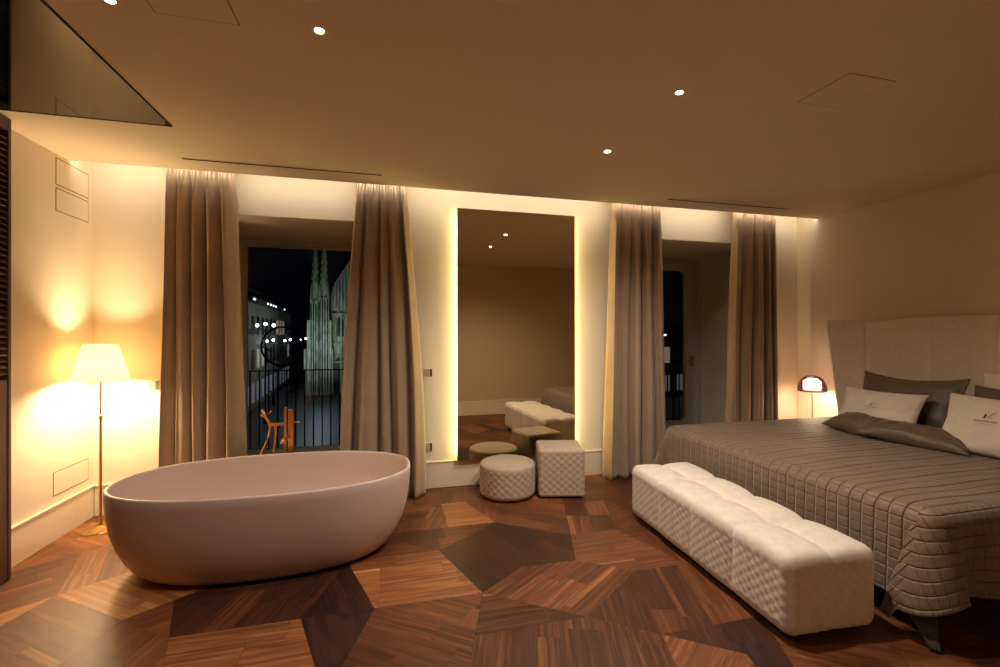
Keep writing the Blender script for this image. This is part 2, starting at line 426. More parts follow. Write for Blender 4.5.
for a, bb in ((W2[0]+.05, mid-.004), (mid+.004, W2[1]-.05)):
    g0, g1, z0, z1 = a+.2, bb-.2, .27, 2.285
    if a > mid: g0, g1 = 3.53, 3.90
    else: g0, g1 = 2*mid-3.90, 2*mid-3.53
    cz = .05
    octo = [(g0+cz, z0), (g1-cz, z0), (g1, z0+cz), (g1, z1-cz), (g1-cz, z1), (g0+cz, z1), (g0, z1-cz), (g0, z0+cz)]
    outer = [(g0+cz, .05), (g1-cz, .05), (bb, .05), (bb, WT-.05), (g1-cz, WT-.05), (g0+cz, WT-.05), (a, WT-.05), (a, .05)]
    b = MB()
    vs = []
    for yy in (5.28, 5.32):
        for px, pz in octo: vs.append((px, yy, pz))
        for px, pz in outer: vs.append((px, yy, pz))
    fs = []
    for i in range(8):
        j = (i+1) % 8
        fs += [(i, j, 8+j, 8+i), (16+i, 24+i, 24+j, 16+j), (i, 16+i, 16+j, j), (8+i, 8+j, 24+j, 24+i)]
    b.add(vs, fs)
    lf = b.build('window_leaf', 'frame', w2)
    # moulding around the glass
    mo = MB(); loop = [(px, 5.276, pz) for px, pz in octo]; mo.tube(loop+[loop[0]], .012, 6)
    mo.build('moulding', 'frame', lf, smooth=True)
    g = MB(); g.add([(px, 5.30, pz) for px, pz in octo], [tuple(range(8))]); g.build('glass_pane', 'glass', lf)
MB().box(4.00, 4.03, 5.245, 5.28, 1.0, 1.14).tube([(4.015, 5.25, 1.08), (4.015, 5.22, 1.08), (3.93, 5.22, 1.075)], .009, 8).build('window_handle', 'brass', w2)

# ------------------------------------------------------------------ ceiling fittings
def slot(x0, x1, y, lab):
    t = thing('ceiling_vent', ((x0+x1)/2, y, HC), lab, 'air vent', None)
    MB().box(x0, x1, y-.012, y+.012, HC-.002, HC+.001).build('slot', 'dark', t)
    b = MB(); b.box(x0-.006, x1+.006, y-.018, y-.012, HC-.003, HC).box(x0-.006, x1+.006, y+.012, y+.018, HC-.003, HC)
    b.build('rim', 'ceil', t)
slot(-1.416, -.03, 3.715, 'thin black linear air slot in the ceiling near the left window')
slot(2.57, 3.98, 3.715, 'thin black linear air slot in the ceiling near the right window')
DL = [(-1.01, 2.02, 'small lit recessed ceiling spotlight at the top left beside the dark ceiling mirror'),
      (-.266, 2.007, 'small lit recessed ceiling spotlight above the bathtub, left of the ceiling middle'),
      (1.49, 2.06, 'small lit recessed ceiling spotlight above the white bench, nearer of the right pair'),
      (1.49, 2.85, 'small lit recessed ceiling spotlight in front of the tall mirror, farther of the right pair')]
DLE = 62
proto = None
for i, (x, y, lab) in enumerate(DL):
    if proto is None:
        t = thing('ceiling_spotlight', (x, y, HC), lab, 'ceiling light', 'recessed spotlights in the ceiling')
        MB().lathe([(.017, -.001), (.030, -.003), (.032, 0.0)], (x, y, HC), 24, closed=True).build('trim_ring', 'ceil', t, smooth=True)
        MB().lathe([(.0001, -.0016), (.016, -.0016), (.016, .0)], (x, y, HC), 24).build('lens', 'down', t)
        proto = t
    else:
        t = copy_tree(proto); t.location = (x, y, HC); t['label'] = lab
for i, (x, y, lab) in enumerate(DL):
    light('spot', 'SPOT', (x, y, HC-.02), DLE*(1.0 if x > 1 else .28), (1, .87, .72), target=(x, y, 0), spot_size=math.radians(150), spot_blend=1, shadow_soft_size=.03)
for i, (x, y) in enumerate([(3.0, 1.3), (-1.0, .2), (.3, .2), (3.6, 2.9)]):
    pass
# ceiling mirror (smoked), left corner
t = thing('ceiling_mirror', (-1.75, 2.3, HC), 'dark smoked mirror panel set in the ceiling over the left corner', 'mirror')
MB().box(XL+.001, -1.258, .9, 3.138, HC-.006, HC-.001).build('mirror_glass', 'smoke', t)
b = MB().box(-1.258, -1.251, .9, 3.145, HC-.008, HC).box(XL+.001, -1.258, 3.138, 3.145, HC-.008, HC)
b.build('edge_trim', 'dark', t)
# access hatches: thin plates with a shadow gap
def hatch(name, q, nrm, lab, gap=.006, mt='wall'):
    # q: (origin, ax, ay) with sizes in the vectors
    o, ax, ay = (Vector(v) for v in q); n = Vector(nrm)
    t = thing(name, o+ax/2+ay/2, lab, 'access panel')
    b = MB(); ux, uy = ax.normalized()*gap, ay.normalized()*gap
    def slab(m, p, a, c, d0, d1):
        vs = [p+n*d0, p+a+n*d0, p+a+c+n*d0, p+c+n*d0, p+n*d1, p+a+n*d1, p+a+c+n*d1, p+c+n*d1]
        m.add(vs, [(0, 1, 2, 3), (4, 5, 6, 7), (0, 1, 5, 4), (1, 2, 6, 5), (2, 3, 7, 6), (3, 0, 4, 7)])
    slab(b, o, ax, ay, 0, .0008); b.build('shadow_gap', 'groove', t)
    b = MB(); slab(b, o+ux+uy, ax-ux*2, ay-uy*2, 0, .002); b.build('cover', mt, t)
hatch('wall_hatch', ((XL, 3.805, .305), (0, .385, 0), (0, 0, .168)), (1, 0, 0), 'flush cream hatch low on the left wall beside the floor lamp')
hatch('wall_hatch', ((XL, 3.83, 2.30), (0, .36, 0), (0, 0, .165)), (1, 0, 0), 'flush cream hatch high on the left wall, lower of the two')
hatch('wall_hatch', ((XL, 3.83, 2.485), (0, .36, 0), (0, 0, .19)), (1, 0, 0), 'flush cream hatch touching the ceiling on the left wall, upper of the two')
hatch('ceiling_hatch', ((-.876, 1.753, HC), (.30, 0, 0), (0, .30, 0)), (0, 0, -1), 'flush square ceiling hatch at the top left between two spotlights', mt='ceil', gap=.004)
hatch('ceiling_hatch', ((2.175, 1.70, HC), (.30, 0, 0), (0, .285, 0)), (0, 0, -1), 'faint flush ceiling hatch above the bed', mt='ceil', gap=.004)

# cove strip on the recess side of the ceiling edge
t = thing('cove_light', ((XL+XR)/2, YS, 2.8), 'long warm white light strip hidden in the ceiling recess above the curtains', 'strip light')
MB().box(XL+.02, XR-.02, YS, YS+.010, 2.708, 2.745).build('profile', 'ceil', t)
MB().box(XL+.03, XR-.03, YS+.010, YS+.014, 2.718, 2.734).build('light_strip', 'cove', t)

# ------------------------------------------------------------------ tall mirror
MYAW, MTILT = .3, -.2
MX0, MX1, MZ0, MZ1, MY = .65, 1.834, .255, 2.612, 4.18
t = thing('wall_mirror', ((MX0+MX1)/2, YB, MZ0), 'tall rectangular backlit mirror on the wall between the two windows', 'mirror')
mcx, mcz = (MX0+MX1)/2, (MZ0+MZ1)/2
mt = Matrix.Translation((mcx, MY+.004, mcz)) @ Matrix.Rotation(math.radians(MYAW), 4, 'Z') @ Matrix.Rotation(math.radians(MTILT), 4, 'X')
MB().box(MX0-mcx, MX1-mcx, 0, .006, MZ0-mcz, MZ1-mcz, mt=mt).build('mirror_glass', 'mirror', t)
MB().box(MX0+.035, MX1-.035, MY+.018, YB-.001, MZ0+.03, MZ1-.035).build('backing_box', 'base', t)
b = MB(); i = .034
b.box(MX0+i-.004, MX0+i, MY+.020, MY+.05, MZ0+.03, MZ1-i).box(MX1-i, MX1-i+.004, MY+.020, MY+.05, MZ0+.03, MZ1-i).box(MX0+i, MX1-i, MY+.020, MY+.05, MZ1-.062, MZ1-.058)
b.build('light_strip', 'mled', t)

# ------------------------------------------------------------------ bathtub
TC = (-.722, 3.262); TRZ = 0.0
def tub_ring(a, bb, z, n, ex):
    out = []
    for i in range(n):
        th = 2*PI*i/n; c, s = math.cos(th), math.sin(th)
        out.append((TC[0]+a*abs(c)**(2/ex)*(1 if c >= 0 else -1), TC[1]+bb*abs(s)**(2/ex)*(1 if s >= 0 else -1), z))
    return out
t = thing('bathtub', (TC[0], TC[1], 0), 'large oval freestanding matte taupe bathtub by the left window', 'bathtub')
TA, TB_ = .893, .482
prof = [(.61, .32, .0), (.67, .368, .006), (.715, .398, .022), (.76, .42, .055), (.80, .437, .11), (.84, .456, .19), (.868, .468, .28), (.884, .476, .38), (.891, .480, .47), (TA, TB_, .520), (.890, .479, .528), (.881, .470, .531), (.872, .461, .527),
        (.868, .457, .515), (.860, .449, .45), (.85, .435, .33), (.81, .40, .23), (.74, .35, .165), (.62, .27, .135), (.40, .16, .125), (.03, .02, .12)]
n = 128; vs = []; fs = []
for a, bb, z in prof: vs += tub_ring(a, bb, z, n, 2.35)
for k in range(len(prof)-1):
    for i in range(n):
        j = (i+1) % n; fs.append((k*n+i, k*n+j, (k+1)*n+j, (k+1)*n+i))
fs.append(tuple(range(n))[::-1]); fs.append(tuple((len(prof)-1)*n+i for i in range(n)))
MB().add(vs, fs).build('tub_shell', 'tub', t, smooth=True)
MB().lathe([(.0001, .128), (.034, .130), (.036, .126)], (TC[0], TC[1], 0), 24).build('drain', 'copper', t, smooth=True)

# ------------------------------------------------------------------ tub filler
fx, fy = -.735, 3.875
t = thing('bath_filler_tap', (fx, fy, 0), 'copper floor standing bath filler with hand shower behind the bathtub', 'tap')
MB().lathe([(.06, 0), (.06, .008), (.045, .014)], (fx, fy, 0), 28).build('floor_plate', 'copper', t, smooth='edge')
MB().box(fx-.034, fx-.014, fy-.03, fy+.03, .012, .86).box(fx-.006, fx+.034, fy-.03, fy+.03, .012, .845).build('column', 'copper', t, bevel=.004)
MB().box(fx-.15, fx-.034, fy-.014, fy+.014, .715, .74).tube([(fx-.10, fy, .715), (fx-.10, fy, .66)], .011).build('mixer_body', 'copper', t, bevel=.003)
MB().tube([(fx+.034, fy, .735), (fx+.075, fy, .735)], .008).tube([(fx+.03, fy-.03, .72), (fx+.035, fy-.07, .73)], .006).build('lever', 'copper', t, smooth=True)
MB().tube([(fx, fy-.03, .63), (fx-.015, fy-.14, .635), (fx-.02, fy-.17, .61)], .013).build('spout', 'copper', t, smooth=True)
MB().tube([(fx-.14, fy, .73), (fx-.175, fy-.01, .80), (fx-.19, fy-.012, .85)], [.011, .012, .010]).tube([(fx-.165, fy-.01, .79), (fx-.20, fy-.012, .81)], .014).tube([(fx-.16, fy, .80), (fx-.13, fy-.01, .835)], .006).build('hand_shower', 'copper', t, smooth=True)
def bez(p0, p1, p2, p3, n=18):
    p0, p1, p2, p3 = map(Vector, (p0, p1, p2, p3)); return [p0*(1-u)**3+p1*3*u*(1-u)**2+p2*3*u*u*(1-u)+p3*u**3 for u in [k/n for k in range(n+1)]]
MB().tube(bez((fx-.14, fy, .72), (fx-.14, fy, .55), (fx-.26, fy, .5), (fx-.23, fy, .25))+bez((fx-.23, fy, .25), (fx-.2, fy, .05), (fx-.12, fy, .1), (fx-.10, fy, .30))+bez((fx-.10, fy, .30), (fx-.14, fy, .45), (fx-.10, fy, .55), (fx-.10, fy, .66)), .008).build('shower_hose', 'copper', t, smooth=True)

# ------------------------------------------------------------------ floor lamp
lx, ly = -2.03, 3.945
t = thing('floor_lamp', (lx, ly, 0), 'lit brass floor lamp with cream cone shade in the left corner', 'floor lamp')
MB().lathe([(.115, 0), (.12, .004), (.115, .012), (.04, .018), (.014, .03), (.012, .05)], (lx, ly, 0), 40).build('base', 'brass', t, smooth='edge')
MB().lathe([(.0095, .04), (.0095, .80), (.013, .802), (.013, .84), (.0075, .845), (.0075, 1.30)], (lx, ly, 0), 14).build('pole', 'brass', t, smooth='edge')
MB().lathe([(.170, 1.10), (.102, 1.357), (.100, 1.357), (.168, 1.10), (.170, 1.10)], (lx, ly, 0), 64, closed=True).build('lamp_shade', 'shade', t, smooth='edge')
b = MB()
for k in range(3):
    a = k*2*PI/3+.4; b.tube([(lx, ly, 1.30), (lx+.102*math.cos(a), ly+.102*math.sin(a), 1.345)], .0022, 6)
b.build('shade_carrier', 'brass', t)
MB().tube([(lx+.07, ly-.02, 1.18), (lx+.07, ly-.02, 1.075)], .0015, 6).sphere((lx+.07, ly-.02, 1.07), .006).build('pull_cord', 'brass', t)
MB().sphere((lx, ly, 1.19), .028).build('bulb', 'bulb', t, smooth=True)
light('floor_lamp_light', 'POINT', (lx, ly, 1.19), 43, (1, .76, .45), shadow_soft_size=.07)

# ------------------------------------------------------------------ bedside lamp + night table
nx, ny = 4.42, 3.86
t = thing('nightstand', (4.42, 3.9, 0), 'low cream bedside cabinet in the corner behind the bed', 'nightstand')
MB().box(4.24, 4.60, 3.76, 4.06, .05, .43).build('cabinet_body', 'base', t, bevel=.008)
MB().box(4.235, 4.24, 3.775, 4.045, .07, .41).build('drawer_front', 'base', t, bevel=.002)
MB().box(4.27, 4.57, 3.79, 4.03, 0, .05).build('plinth', 'plinth', t)
night = t
t = tlamp = thing('table_lamp', (nx, ny, .43), 'small lit table lamp with faceted plum dome shade in the right corner', 'table lamp')
MB().lathe([(.085, 0), (.085, .008), (.02, .014), (.006, .02), (.006, .42)], (nx, ny, .43), 28).build('stem', 'brass', t, smooth='edge')
prof = [(.133, .395), (.135, .42), (.127, .465), (.106, .515), (.074, .548), (.048, .560)]
MB().lathe(prof+[(r-.004, z-.002) for r, z in prof[::-1]]+[prof[0]], (nx, ny, .43), 14, closed=True).build('lamp_shade', 'cup', t)
MB().lathe([(.080, .405), (.084, .43), (.084, .50), (.045, .53)], (nx, ny, .43), 28, closed=True).build('inner_diffuser', 'diff', t, smooth=True)
MB().sphere((nx, ny, .90), .022).build('bulb', 'bulb', t, smooth=True)
light('table_lamp_light', 'POINT', (nx, ny, .82), 2.2, (1, .74, .48), shadow_soft_size=.03)

# ------------------------------------------------------------------ curtains
def curtain(name, xt0, xt1, xb0, xb1, y, seed, lab, zb=.004, nf=5, side=None):
    t = thing(name, ((xb0+xb1)/2, y, 0), lab, 'curtain', 'taupe window curtains')
    rng = random.Random(seed)
    ph = [0]
    ws = [rng.uniform(.6, 1.5) for _ in range(nf)]; tot = sum(ws)
    cum = [0]
    for w in ws: cum.append(cum[-1]+w/tot)
    amp = [rng.uniform(.6, 1.15) for _ in range(nf+1)]; dr = [rng.uniform(-.25, .25) for _ in range(nf+1)]
    def fn(u, v):
        z = zb+(2.80-zb)*v
        s = v**1.5
        # irregular fold phase
        uu = u
        for k in range(nf):
            if cum[k] <= uu <= cum[k+1]+1e-9:
                q = (uu-cum[k])/(cum[k+1]-cum[k]); kk = k+q; am = amp[k]*(1-q)+amp[k+1]*q; break
        f = 1.0-2.0*abs(math.sin(PI*(q+dr[k]*.3*q*(1-q))))**.62       # broad rounded folds, narrow deep valleys
        f += .18*math.sin(2*PI*q*2+k)*(1-v*.5)
        fine = math.sin(2*PI*nf*3.5*u)
        head = max(0, min(1, (v-.90)/.08))
        d = .068*am*f*(1-.45*s)*(1-head)+(.018*fine+.012*f)*head
        d += .005*math.sin(u*23+seed)*(1-v)
        x = (xb0+(xb1-xb0)*u)*(1-s)+(xt0+(xt1-xt0)*u)*s
        x += .022*math.sin(2*PI*kk+1.2+dr[int(min(kk, nf))])*(1-head)*(1-.4*v)
        x += .012*math.sin(v*5+kk*2.1+seed)*(1-v)
        return (x, y+d, z)
    o = MB().grid(fn, 220, 60).build('curtain_fabric', 'curtain', t, smooth=True)
    so = o.modifiers.new('cloth', 'SOLIDIFY'); so.thickness = .003
    b = MB()
    def fh(u, v):
        p = fn(u, 1-.018*(1-v)); return (p[0], p[1]-.004, p[2]+.004)
    b.grid(fh, 220, 3).build('header_tape', 'header', t, smooth=True)
    b = MB(); n = 9
    for k in range(n):
        x = xt0+(xt1-xt0)*(k+.5)/n; b.tube([(x, y, 2.77), (x, y, 2.885)], .0025, 6)
    b.build('hooks', 'base', t)
CY = 4.05
curtain('curtain', -1.665, -1.19, -1.70, -1.13, CY, 3, 'taupe curtain left of the bathtub window, next to the floor lamp')
curtain('curtain', -.235, .165, -.41, .335, CY, 8, 'taupe curtain right of the bathtub window, left of the tall mirror')
curtain('curtain', 2.175, 2.71, 2.09, 2.785, CY, 5, 'taupe curtain between the tall mirror and the right window')
curtain('curtain', 3.60, 4.13, 3.50, 4.17, CY, 12, 'taupe curtain at the right corner beside the bedside lamp')
for x0, x1 in ((-1.75, .4), (2.05, 4.25)):
    t = MB().box(x0, x1, CY-.012, CY+.012, 2.882, 2.9).build('curtain_track', 'base')
    tag(t, 'white curtain track in the ceiling recess over the %s window' % ('bathtub' if x0 < 0 else 'right'), 'curtain track')

# ------------------------------------------------------------------ quilted upholstery
def softbox(cx, cy, z0, lx_, ly_, lz, rz, r, step, disp, fade=True):
    """closed box skin with rounded edges; disp(face, p, size) -> outward push"""
    m = Matrix.Translation((cx, cy, z0)) @ Matrix.Rotation(rz, 4, 'Z')
    hx, hy, hz = lx_/2, ly_/2, lz/2
    vid = {}; vs = []; fs = []
    def axis(h):
        n = max(4, round(2*h/step)); return [-h+2*h*i/n for i in range(n+1)]
    AX, AY, AZ = axis(hx), axis(hy), axis(hz)
    def vert(x, y, z):
        k = (round(x, 5), round(y, 5), round(z, 5))
        if k in vid: return vid[k]
        p = Vector((x, y, z)); q = Vector((max(-hx+r, min(hx-r, x)), max(-hy+r, min(hy-r, y)), max(-hz+r, min(hz-r, z))))
        nrm = p-q
        # surface point
        n = nrm.normalized() if nrm.length > 1e-9 else Vector((0, 0, 1))
        base = q+n*r
        a = [abs(n.x), abs(n.y), abs(n.z)]; f = a.index(max(a)); w = max(0, min(1, (a[f]-.72)/.24)); w = w*w*(3-2*w)
        d = disp(f, base, (hx, hy, hz), n)*(w if fade else 1)
        base = base+n*d; base.z += hz
        vid[k] = len(vs); vs.append(m @ base); return vid[k]
    def face(a, b_, fn):
        for i in range(len(a)-1):
            for j in range(len(b_)-1):
                fs.append((fn(a[i], b_[j]), fn(a[i+1], b_[j]), fn(a[i+1], b_[j+1]), fn(a[i], b_[j+1])))
    for sgn in (-1, 1):
        face(AX, AY, lambda x, y: vert(x, y, sgn*hz)); face(AX, AZ, lambda x, z: vert(x, sgn*hy, z)); face(AY, AZ, lambda y, z: vert(sgn*hx, y, z))
    return MB().add(vs, fs)
def diamond(a, c, w, h):
    p = a/w+c/h; q = a/w-c/h
    return (abs(math.sin(PI*p))*abs(math.sin(PI*q)))**.45
# bench at the foot of the bed
def bench_disp(f, p, hs, n):
    hx, hy, hz = hs                       # x = width, y = length
    sec = 2*hy/4; q = ((p.y+hy) % sec)/sec
    ds = min(q, 1-q)*sec; de = min(p.y+hy, hy-p.y)
    if de < sec*.5 and abs(ds-de) < 1e-6: ds = 1   # the outer ends are not seams
    gy = .55*(1-math.exp(-(ds/.022)**1.2))+.45*(1-math.exp(-(ds/.09)**1.6)); gx = .55*(1-math.exp(-(abs(p.x)/.022)**1.2))+.45*(1-math.exp(-(abs(p.x)/.08)**1.6))
    side = 1-abs(n.y)**2
    top = max(0, n.z)
    bul = (.016+.012*top)*gy*side+.020*gx*(1-abs(n.x)**2)*(.65+.35*top)
    bul += top**2*.014*(1-(p.x/hx)**4)*(1-(p.y/hy)**8)
    if p.z < -hz+.05: bul *= max(0, (p.z+hz)/.05)
    w = max(0, min(1, (max(abs(n.x), abs(n.y), abs(n.z))-.72)/.24))
    if f == 2: bul += .0016*w*diamond(p.y, p.x, .056, .056)*(n.z > 0)
    elif f == 0: bul += .0036*w*diamond(p.y, p.z, .060, .052)
    else: bul += .0045*w*diamond(p.x, p.z, .060, .052)
    return bul
BR = math.radians(-3.0)
bc = (2.083, 2.425)
t = thing('bench', (bc[0], bc[1], 0), 'long ivory quilted velvet bench at the foot of the bed', 'bench', rz=BR)
softbox(bc[0], bc[1], .03, .475, 1.49, .335, BR, .034, .0085, bench_disp, fade=False).build('cushion', 'bench', t, smooth=True)
mt = Matrix.Translation((bc[0], bc[1], 0)) @ Matrix.Rotation(BR, 4, 'Z')
MB().box(-.21, .21, -.70, .70, 0, .04, mt=mt).build('plinth', 'plinth', t)
# square pouf
def cube_disp(f, p, hs, n):
    if f == 2: return .004+.003*diamond(p.x, p.y, .066, .066) if p.z > 0 else 0
    a = p.y if f == 0 else p.x
    return .0052*diamond(a, p.z, .070, .060)
pc = (1.538, 3.865); PR = -TH
t = thing('square_pouf', (pc[0], pc[1], 0), 'square beige diamond quilted pouf in front of the tall mirror', 'pouf', rz=PR)
softbox(pc[0], pc[1], .012, .395, .37, .41, PR, .018, .008, cube_disp).build('cushion', 'pouf', t, smooth=True)
mt = Matrix.Translation((pc[0], pc[1], 0)) @ Matrix.Rotation(PR, 4, 'Z')
MB().box(-.16, .16, -.15, .15, 0, .02, mt=mt).build('plinth', 'plinth', t)
# round pouf
rc = (1.062, 3.915); rr = .243; rh = .30
t = thing('round_pouf', (rc[0], rc[1], 0), 'low round beige diamond quilted pouf in front of the tall mirror', 'pouf')
vs = []; prof = []
prof += [(rr*.5, .012, 0), (rr-.03, .012, 0), (rr-.008, .02, 0), (rr, .035, 0)]
for k in range(1, 40): prof.append((rr, .035+(rh-.06)*k/40, 1))
prof += [(rr, rh-.025, 0), (rr-.006, rh-.012, 0), (rr-.02, rh-.003, 0), (rr-.06, rh, 0), (rr*.5, rh+.008, 0), (.002, rh+.010, 0)]
n = 200; nd = 22
b = MB(); vs = []; fs = []
for r, z, q in prof:
    for i in range(n):
        a = 2*PI*i/n; rad = r+(.0048*diamond(a*nd/(2*PI), z, 1.0, .060)*min(1, (z-.03)/.02, (rh-.025-z)/.02) if q else 0)
        vs.append((rc[0]+rad*math.cos(a), rc[1]+rad*math.sin(a), z))
for k in range(len(prof)-1):
    for i in range(n):
        j = (i+1) % n; fs.append((k*n+i, k*n+j, (k+1)*n+j, (k+1)*n+i))
fs.append(tuple(range(n))[::-1]); fs.append(tuple((len(prof)-1)*n+i for i in range(n)))
b.add(vs, fs).build('cushion', 'pouf', t, smooth=True)
MB().lathe([(.19, 0), (.19, .014)], (rc[0], rc[1], 0), 32).build('plinth', 'plinth', t)

# ------------------------------------------------------------------ bed
X0, X1, Y0, Y1, TZ = 2.54, 4.44, 1.60, 3.58, .60
t = thing('bed', (3.5, 2.6, 0), 'double bed with tall winged cream headboard against the right wall', 'bed')
MB().box(X0+.04, X1, Y0+.05, Y1-.05, .09, .30).build('bed_base', 'bedbase', t, bevel=.02, seg=3)
MB().box(X0+.03, X1, Y0+.03, Y1-.03, .30, TZ-.015).build('mattress', 'mattress', t, bevel=.05, seg=4)
for sx in (X0+.14, X1-.1):
    for sy in (Y0+.14, Y1-.14):
        MB().box(sx-.03, sx+.03, sy-.03, sy+.03, 0, .09).build('leg', 'plinth', t, bevel=.004)
ys = [1.83, 2.38, 2.80, 3.35]
def hb_panel(ya, yb, xa, xb, ta, tb, conc, za, zb_, nm='headboard_panel'):
    """ya..yb at the bottom, ta..tb at the top; face x from xa to xb, hollowed by conc"""
    def fn(u, v):
        yy = (ya+(yb-ya)*u)*(1-v)+(ta+(tb-ta)*u)*v
        top = za+(zb_-za)*u+.012*math.sin(PI*u)
        z = .12+(top-.12)*v
        e = min(u, 1-u); rnd = .018*math.exp(-(e/.035)**2)+.02*math.exp(-((1-v)/.02)**2)
        x = xa+(xb-xa)*u+conc*math.sin(PI*u)+rnd
        return (x, yy, z)
    nu, nv = 40, 40
    b = MB(); b.grid(fn, nu, nv)
    back = 4.615
    base = len(b.v)
    b.v += [(back if v[0] < back else back, v[1], v[2]) for v in b.v[:nu*nv]]
    for j in range(nv-1):
        for (i,) in ((0,), (nu-1,)):
            b.f.append((j*nu+i, (j+1)*nu+i, base+(j+1)*nu+i, base+j*nu+i))
    for i in range(nu-1):
        for j in (0, nv-1):
            b.f.append((j*nu+i, j*nu+i+1, base+j*nu+i+1, base+j*nu+i))
    b.f.append(tuple(base+i for i in (0, nu-1, nu*nv-1, nu*(nv-1))))
    return b.build(nm, 'headboard', t, smooth=True)
hb_panel(2.80, 3.35, 4.455, 4.455, 2.80, 3.35, .085, 1.585, 1.545)
hb_panel(2.38, 2.80, 4.455, 4.455, 2.38, 2.80, .075, 1.575, 1.575)
hb_panel(1.83, 2.38, 4.455, 4.455, 1.83, 2.38, .055, 1.545, 1.585)
hb_panel(3.35, 3.47, 4.455, 4.36, 3.35, 3.67, .03, 1.545, 1.575, 'headboard_wing')
hb_panel(1.71, 1.83, 4.36, 4.455, 1.51, 1.83, .03, 1.575, 1.545, 'headboard_wing')

# coverlet
DF, DN, DFAR = .50, .45, .47
def prof_drop(d, flare):
    r = .07; q = r*PI/2
    if d <= 0: return 0, 0
    if d < q: a = d/r; return r*math.sin(a), r*(1-math.cos(a))
    e = d-q; return r+e*math.sin(flare), r+e*math.cos(flare)
def cov(p, q):
    """cloth coordinates measured in metres from the near foot corner of the mattress top"""
    L = X1-X0-.01; Wd = Y1-Y0
    dx = max(0, -p); dn = max(0, -q); df = max(0, q-Wd)
    bx, by = X0+max(0, min(L, p)), Y0+max(0, min(Wd, q))
    if dx == 0 and dn == 0 and df == 0:
        e = min(p, q, Wd-q)
        return Vector((bx, by, TZ+.012*min(1, max(0, e)/.3)+.003*math.sin(p*9+q*5)))
    dy = dn+df; sy = -1 if dn > 0 else 1
    r = math.hypot(dx, dy); ph = math.atan2(dy, dx)
    if dx > 0 and dn > 0:
        # the near side sweeps round the corner as a flared cone, the rest of the corner folds back behind it
        r = max(dx, dn)*(1+.16*math.sin(2*ph)**2)
        k = (PI/2-ph)/(PI/2)
        kc = min(1, k/.6); psi = PI/2-kc*math.radians(112)
        o, dd = prof_drop(r, .20+.12*kc)
        a_ = Vector((bx-o*math.cos(psi), by-o*math.sin(psi), TZ-dd))
        if k > .6:
            t_ = (k-.6)/.4; o2, d2 = prof_drop(r, .03)
            b_ = Vector((bx-o2, by, TZ-d2)); a_ = a_*(1-t_)+b_*t_+Vector((.035, .035, 0))*math.sin(PI*t_)*min(1, r/.3)
        a_.z = max(.012, a_.z)
        return a_
    if dx > 0 and dy > 0:
        r = max(dx, dy)*(1+.10*math.sin(2*ph)**2); fl = .04+.34*math.sin(2*ph)**2
    elif dy > 0:
        fl = .08+.10*math.cos(2*PI*(p-.01)/.27)*math.exp(-p*.6)
        if dn > 0:
            w_ = math.exp(-(p/.06)**4); fl = fl*(1-w_)+.17*w_
    else: fl = .03+.012*math.sin(q*13)*min(1, q/.1)
    o, dn_ = prof_drop(r, fl)
    return Vector((bx-o*math.cos(ph), by+sy*o*math.sin(ph), max(.012, TZ-dn_)))
PA, PB_ = .0535, .0665      # stitch spacing across and along
def covp(p, q):
    P0 = cov(p, q); e = .004
    a = cov(p+e, q)-cov(p-e, q); c = cov(p, q+e)-cov(p, q-e); nn = a.cross(c)
    nn = nn.normalized() if nn.length > 1e-9 else Vector((0, 0, 1))
    side = q < 0 or q > (Y1-Y0)
    s1 = abs(math.sin(PI*q/(PB_ if not side else PA))); s2 = abs(math.sin(PI*p/(PA if not side else .09)))
    ontop = p > .05 and not side
    k1 = min(1, s1/.28)**.6; k2 = min(1, s2/.22)**.6
    if ontop: k2 = .55+.45*k2
    h = .005*k1*(.45+.55*k2)+.0018*noise.noise(Vector((p*9, q*14, 3)))
    return P0+nn*h
L = X1-X0-.01; Wd = Y1-Y0
nu = round((L+DF)/.0078); nv = round((Wd+DN+DFAR)/.0078)
cv = MB().grid(lambda u, v: covp(-DF+(L+DF)*u, -DN+(Wd+DN+DFAR)*v), nu, nv)
o = cv.build('coverlet', 'quilt', smooth=True, origin=(3.5, 2.6, 0))
uvl = o.data.uv_layers.new(name='UVMap')
for lp, uu in zip(o.data.loops, uvl.data):
    i, j = lp.vertex_index % nu, lp.vertex_index//nu
    p_, q_ = -DF+(L+DF)*i/(nu-1), -DN+(Wd+DN+DFAR)*j/(nv-1)
    uu.uv = (p_/PA, q_/PA if q_ < 0 else (q_/PB_ if q_ < Wd else Wd/PB_+(q_-Wd)/PA))
so = o.modifiers.new('cloth', 'SOLIDIFY'); so.thickness = .006; so.offset = -1
fc = [(2.39, 1.60, .13), (2.46, 1.52, .13), (2.41, 1.475, .008), (2.39, 1.50, .012)]
def fold(u, v):
    a, c_, d_, e_ = (Vector(x) for x in fc); pnt = (a*(1-u)+c_*u)*(1-v)+(e_*(1-u)+d_*u)*v
    return pnt+Vector((-.5, -.5, 0))*.012*math.sin(v*9)*v
ff = MB().grid(fold, 10, 12).build('folded_corner', 'quiltback', o, smooth=True)
sf = ff.modifiers.new('cloth', 'SOLIDIFY'); sf.thickness = .006
tag(o, 'taupe quilted coverlet draped over the bed', 'coverlet')

